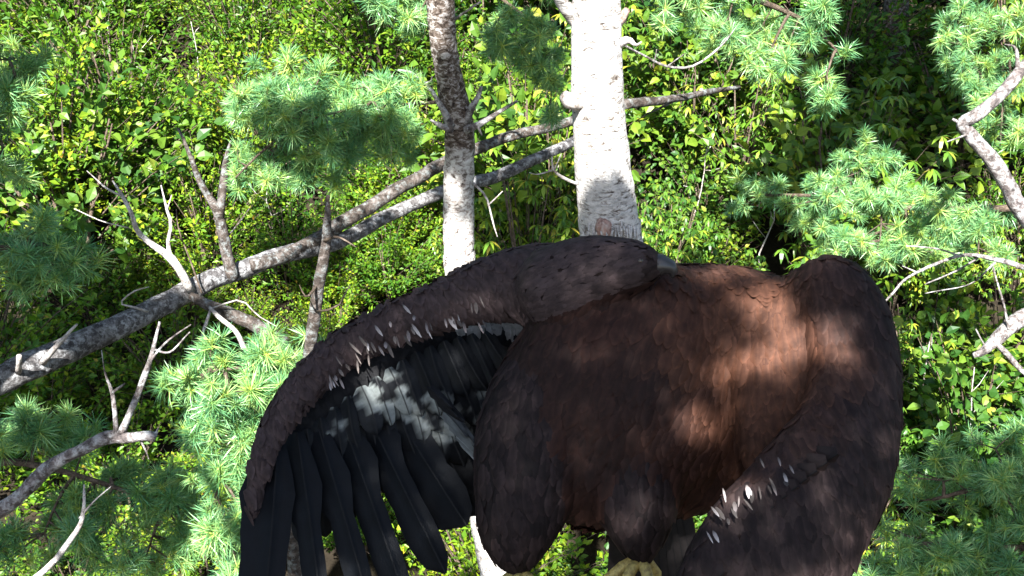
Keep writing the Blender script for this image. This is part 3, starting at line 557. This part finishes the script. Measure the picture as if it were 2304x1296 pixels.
# contour feathers over the whole body, each a small curved blade
def blade(mb, p, d, nrm, L, W, c0, c1, lift=.12, curl=.1):
    side = d.cross(nrm).normalized(); up = side.cross(d).normalized(); k = len(mb.v)
    for t, wd in ((0, .35), (.35, .95), (.72, .9), (1., .22)):
        q = p + d * L * t + up * (L * lift * t - L * curl * t * t * 2)
        mb.v += [q + side * W * .5 * wd, q + up * W * .13 * wd, q - side * W * .5 * wd]
        c = tuple(c0[i] + (c1[i] - c0[i]) * t for i in range(3)); mb.c += [c] * 3
    for j in range(3):
        for i in range(2):
            a = k + j * 3 + i; mb.f.append((a, a + 1, a + 4, a + 3))
random.seed(3)
co = np.array([v.co[:] for v in body_me.vertices]); tris = []
body_me.calc_loop_triangles()
ar = np.array([t.area for t in body_me.loop_triangles]); pick = rng.choice(len(ar), 46000, p=ar / ar.sum())
VN = [Vector(v.normal) for v in body_me.vertices]; KPA = np.array(KP); plum = MB(); base = EG.location
def sunlit_chestnut(p):
    """warm breast and shoulder plumage, the sunlit patch brightened into its colour, fading into the dark brown"""
    u, v, _ = proj(p); u += 60 * noise.noise(p * 14); v += 60 * noise.noise(p * 14 + Vector((9, 0, 0)))
    return max(0, min(1, 1.5 - 1.5 * math.sqrt(((u - 1700) / 270) ** 2 + ((v - 790) / 300) ** 2)))
for ti in pick:
    t = body_me.loop_triangles[ti]; a, b_, c_ = [Vector(body_me.vertices[i].co) for i in t.vertices]
    u, v = random.random(), random.random()
    if u + v > 1: u, v = 1 - u, 1 - v
    p = a + (b_ - a) * u + (c_ - a) * v + base; nrm = (VN[t.vertices[0]] * (1 - u - v) + VN[t.vertices[1]] * u + VN[t.vertices[2]] * v).normalized()
    if nrm.dot(FW) > .45: continue
    dd = np.linalg.norm(KPA[:, :3] - np.array(p), axis=1) / KPA[:, 3]; k = int(dd.argmin()); reg = KR[k]
    fl = KF[k] + noise.noise_vector(p * 9) * .45 + rand_dir() * .14; fl = fl - nrm * fl.dot(nrm)
    if fl.length < .1: continue
    fl.normalize(); br = random.uniform(.75, 1.2); ch = .5 + .5 * noise.noise(p * 8)
    base_c = Vector((.0085, .0052, .005)).lerp(Vector((.03, .0125, .009)), max(0, min(1, ch * 1.3 - .25)))
    L, W = .024, .0105
    if reg == 'head': L, W = .016, .0075; base_c = Vector((.022, .0145, .0135)) * (.8 + .5 * ch)
    elif reg == 'arm': L, W = .02, .009; base_c = Vector((.022, .0145, .0135)) * (.8 + .5 * ch)
    elif reg == 'lining':
        L, W = .05, .026; pale = noise.noise(p * 7 + Vector((4, 1, 0)))
        base_c = Vector((.009, .009, .010)) if pale < .12 else Vector((.30, .29, .27))
    elif reg == 'leg': L, W = .026, .008; base_c = Vector((.009, .0062, .0062))
    if reg in ('body', 'arm'): base_c = base_c.lerp(Vector((.085, .036, .02)), .6 * sunlit_chestnut(p))
    if reg in ('arm', 'head') and proj(p)[0] < 1450: base_c = base_c.lerp(Vector((.048, .034, .034)), .6)  # left arm and head lightened greyish purple to stand in for light
    base_c = base_c * br; tipc = base_c * random.choice((.8, .9, 1., 1.15))
    s = random.uniform(.75, 1.3)
    blade(plum, p - fl * L * .4 + nrm * .002, fl, nrm, L * s, W * s, base_c, tipc, random.uniform(.015, .06), random.uniform(.01, .04))
# larger body feathers with paler rims lying over them
def rimmed(mb, p, d, nrm, L, W, c0, rim):
    side = d.cross(nrm).normalized(); up = side.cross(d).normalized(); k = len(mb.v); rows = ((0, .4), (.3, .85), (.6, 1.), (.82, .8), (1., .3))
    for t, wd in rows:
        for x in (-1, -.72, 0, .72, 1):
            q = p + d * L * (t - .08 * x * x * (t > .7)) + side * W * .5 * wd * x + up * (W * .10 * (1 - x * x) + L * .035 * t)
            mb.v.append(q); e_ = max(abs(x) > .9, t > .95); mb.c.append(tuple(rim if e_ else c0 * (1.25 if x else .8)))
    for j in range(4):
        for i in range(4):
            a = k + j * 5 + i; mb.f.append((a, a + 1, a + 6, a + 5))
for ti in rng.choice(len(ar), 5200, p=ar / ar.sum()):
    t = body_me.loop_triangles[ti]; nrm = VN[t.vertices[0]]; p = Vector(body_me.vertices[t.vertices[0]].co) + base
    if nrm.dot(FW) > .45: continue
    dd = np.linalg.norm(KPA[:, :3] - np.array(p), axis=1) / KPA[:, 3]; k = int(dd.argmin()); reg = KR[k]
    if reg in ('lining', 'head'): continue
    fl = KF[k] + noise.noise_vector(p * 7) * .3 + rand_dir() * .1; fl = fl - nrm * fl.dot(nrm)
    if fl.length < .1: continue
    fl.normalize(); ch = max(0, min(1, .6 + .9 * noise.noise(p * 8)))
    c0 = Vector((.008, .005, .0048)).lerp(Vector((.028, .012, .0085)), ch) if reg == 'body' else Vector((.014, .009, .0088)) * random.uniform(.7, 1.4)
    c0 = c0.lerp(Vector((.085, .036, .02)), .6 * sunlit_chestnut(p))
    if reg == 'arm' and proj(p)[0] < 1350: c0 = c0.lerp(Vector((.046, .032, .032)), .6)  # same purplish light worked into the left arm's larger feathers
    rim = c0 * random.uniform(1.05, 1.6); sz = random.uniform(.75, 1.25) * (.8 if reg != 'body' else 1)
    rimmed(plum, p - fl * .015 + nrm * .0025, fl, nrm, .040 * sz, .022 * sz, c0, rim)
plum.build('plumage', FM, EG, kind='stuff')

# flight feathers, each its own part
def flight(name, a, b, W, col, bow=.04, tip=.35, notch=0., lab=None, mott=False, shaft=(.005, .0055, .0065), fan=(0, 0)):
    """a, b: base and tip points; W full width in metres; faces the camera"""
    mb = MB(); ax = b - a; L = ax.length; d = ax / L; view = FW; side = d.cross(view).normalized(); up = side.cross(d).normalized()
    if up.dot(FW) > 0: up = -up
    n = 18 if mott else 14
    for i in range(n + 1):
        t = i / n; q = a + ax * t + side * (bow * L * math.sin(t * math.pi)) + up * (.05 * L * (t - t * t) * 2)
        wd = min(1, .35 + t * 3.2)
        if notch and t > .2: wd *= 1 - notch * min(1, (t - .2) / .16)
        if t > 1 - tip: wd *= math.sqrt(max(.003, 1 - ((t - 1 + tip) / tip) ** 2))
        rag = 1 + .12 * noise.noise(q * 30) + .07 * noise.noise(q * 110)
        l, r = W * .36 * wd * rag, W * .64 * wd * rag
        mb.v += [q + side * l - up * .004, q + side * l * .5 - up * .001, q + side * .0022, q + up * .003, q - side * .0022, q - side * r * .5 - up * .002, q - side * r - up * .007]
        k = .85 + .25 * noise.noise(q * 25)
        def cc(v_):
            if not mott: return tuple(x * k for x in col)
            u1, v1, _ = proj(v_); wz = max(0, 1.25 - math.hypot((u1 - 810) / 130, (v1 - 890) / 90)) + max(0, 1.3 - math.hypot((u1 - 1010) / 110, (v1 - 950) / 110)) + max(0, .8 - math.hypot((u1 - 720) / 120, (v1 - 980) / 70))
            f_ = max(0, min(1, (noise.noise(v_ * 22) + .6 * noise.noise(v_ * 60) + min(wz, 1) * .75 - .52) * 5)); return tuple(x * k + (y - x) * f_ for x, y in zip(col, (.15, .165, .16)))
        mb.c += [cc(mb.v[-7]), cc(mb.v[-6]), cc(mb.v[-5]), shaft, cc(mb.v[-3]), cc(mb.v[-2]), cc(mb.v[-1])]
    for i in range(n):
        for j in range(6):
            o = i * 7 + j; mb.f.append((o, o + 1, o + 8, o + 7))
    o = mb.build(name, FQ, EG)
    if lab: o['label'] = lab
    return o
DK = (.0022, .0031, .0048)
# left wing in the picture: primaries hang down as separate fingers, then secondaries towards the body
prim = [((625, 985), (560, 1620), 98, 1.80, 1.66, .14), ((668, 972), (745, 1600), 88, 1.815, 1.67, .5), ((715, 958), (882, 1560), 94, 1.83, 1.69, .5), ((770, 943), (957, 1480), 100, 1.845, 1.71, .46), ((825, 928), (1003, 1290), 104, 1.86, 1.76, .42), ((880, 912), (1050, 1182), 110, 1.875, 1.80, .15)]
for i, (a, b, wpx, d0, d1, nt_) in enumerate(prim):
    flight('primary_feather', P(*a, d0), P(*b, d1), wpx * 1.25 / FPX * 1.8, DK, .02 - .004 * i, .22, nt_)
for i in range(9):
    a = (930 + i * 38, 890 - i * 8); b = (1072 + i * 30, 1160 - i * 22)
    flight('secondary_feather', P(*a, 1.90 + .004 * i), P(*b, 1.86 + .006 * i), .085, (.0026, .0034, .005), .02, .2)
# under-wing coverts: dark and pale feathers in rows between arm and flight feathers
random.seed(12)
for row, (off, ln, wd) in enumerate(((60, 130, .038), (115, 140, .042), (170, 150, .046))):
    for i in range(15):
        t = i / 14; x = 660 + 430 * t + row * 12; y = 960 - 245 * math.sin(t * 1.45) + off - 30
        pale = False
        kk = random.uniform(.7, 1.8); dx = 18 + 50 * t + random.uniform(-10, 10)
        col = tuple(v * random.choice((.35, .55, .9)) for v in (.16,)) * 3 if pale else tuple(v * kk for v in (.0045, .0052, .0065))
        d0 = 1.86 + .03 * t - .012 * (2 - row) - (.03 if pale else 0)
        flight('covert_feather', P(x, y, d0 - .012), P(x + dx, y + ln * random.uniform(.8, 1.1), d0 - .02), wd * random.uniform(.85, 1.15), col, random.uniform(-.05, .05), .5, mott=True)
# pale axillary plumes by the flank
for i in range(9):
    x = 930 + i * 13; y = 850 + i * 15
    flight('axillary_feather', P(x - 10, y, 1.868), P(x + 95 + random.uniform(-15, 15), y + 60 + i * 8 + random.uniform(-10, 10), 1.80), .02, random.choice(((.15, .165, .17), (.09, .10, .105), (.012, .012, .014))), .05, .6, lab='pale streaked feather beside the flank')
# white tipped fringe along the wing lining of each wing
def fringe(pts, n, dirv, ln, d, seed):
    random.seed(seed)
    for q in curve(pts, n):
        if random.random() < .25: continue
        x = q[0] + random.uniform(-16, 16); y = q[1] + random.choice((random.uniform(-8, 14), random.uniform(-8, 14), random.uniform(-60, 0))); l = ln * random.uniform(.5, 1.2)
        dx = dirv[0] + random.uniform(-.4, .4); dy = dirv[1]; m_ = MB(); dpt = q[2] + random.uniform(-.004, .004)
        a = P(x, y, dpt); b = P(x + dx * l, y + dy * l, dpt - .012); dd = (b - a)
        blade(m_, a, dd.normalized(), -FW, dd.length, .0042 * random.uniform(.5, 1.6), (.05, .042, .038), random.choice(((.42, .38, .37), (.24, .2, .19), (.12, .1, .09), (.06, .05, .045))), .1, random.uniform(.02, .3))
        m_.build('fringe_feather', FM, EG)['label'] = 'small white tipped fringe feather'
fringe([(745, 860, 1.785), (795, 805, 1.795), (870, 758, 1.795), (950, 728, 1.79), (1040, 712, 1.785), (1115, 722, 1.775)], 64, (.45, .9), 26, 0, 5)
fringe([(1590, 1200, 1.435), (1650, 1130, 1.445), (1715, 1085, 1.465), (1790, 1065, 1.475)], 30, (.35, .9), 26, 0, 6)
# near wing: rows of coverts whose tips make the inner edge, flight feathers below the frame
random.seed(31)
inner = curve([(1800, 1030, 1.52), (1745, 1075, 1.505), (1690, 1120, 1.495), (1625, 1180, 1.48), (1570, 1250, 1.465), (1530, 1330, 1.45)], 13)
for i, q in enumerate(inner):
    kk = random.uniform(.8, 1.3); c_ = tuple(v * kk for v in (.019, .0125, .0118))
    flight('covert_feather', P(q[0] + 85, q[1] - 10, q[2] - .02), P(q[0] - 40 + random.uniform(-8, 8), q[1] + 55 + random.uniform(-10, 14), q[2] + .03), .034, c_, .03, .5)
for i in range(9):
    flight('primary_feather', P(1800 - i * 30, 1290 + i * 8, 1.47 - .004 * i), P(1640 - i * 55, 1790 - i * 16, 1.40 + .01 * i), .075, DK, .03, .25, .25)
# tail hanging behind the feet
for i in range(9):
    t = i / 8 - .5
    flight('tail_feather', P(1470 + 90 * t, 1080, 1.86 + .004 * i), P(1492 + 170 * t, 1400 - 60 * abs(t), 1.93 + .004 * i), .055, (.012, .010, .010), 0, .2)
# beak, eye, feet
bk, bkn, bkb = mat('beak_horn', .35, .5); bkb.inputs['Base Color'].default_value = (.022, .02, .02, 1)
mb = MB(); mb.tube([P(1462, 596, 1.685), P(1490, 596, 1.68), P(1508, 602, 1.68), P(1516, 614, 1.68), P(1512, 626, 1.68)], [.020, .017, .0125, .008, .002], 10); mb.build('beak', bk, EG)
ey, eyn, eyb = mat('eye_dark', .1, .6); eyb.inputs['Base Color'].default_value = (.03, .018, .008, 1)
mb = MB(); c = P(1440, 587, 1.66); mb.tube([c + FW * .008, c, c - FW * .005], [.004, .0075, .002], 10); mb.build('eye', ey, EG)
ft, ftn, ftb = mat('foot_scale', .5, .4)
fc = ramp(ftn, noi(ftn, 140, 3), [(.35, (.20, .15, .05)), (.65, (.42, .33, .10))]); ftn.links.new(fc, ftb.inputs['Base Color']); bumpn(ftn, ftb, noi(ftn, 300, 2), .002)
def foot(x, y, d, ang):
    mb = MB(); h = P(x, y, d); mb.tube([h - UP * -.03, h, h - UP * .012], [.014, .016, .011], 8)
    tips = []
    for a in (-.9, -.2, .5, 2.9):
        q = RT * math.sin(a + ang) - FW * math.cos(a + ang) * .6
        p1 = h + q * .03 - UP * .016; p2 = h + q * .055 - UP * .034; p3 = h + q * .058 - UP * .05
        mb.tube([h - UP * .006, p1, p2, p3], [.0115, .0095, .009, .007], 7); tips.append((p2.lerp(p3, .7), p3, q))
    f = mb.build('foot', ft, EG)
    for p2, p3, q in tips:
        MB().tube([p2, p3 - UP * .008, p3 - q * .012 - UP * .02], [.0058, .0045, .0008], 6).build('talon', bk, f)
foot(1165, 1278, 1.69, .2); foot(1440, 1250, 1.69, -.3)
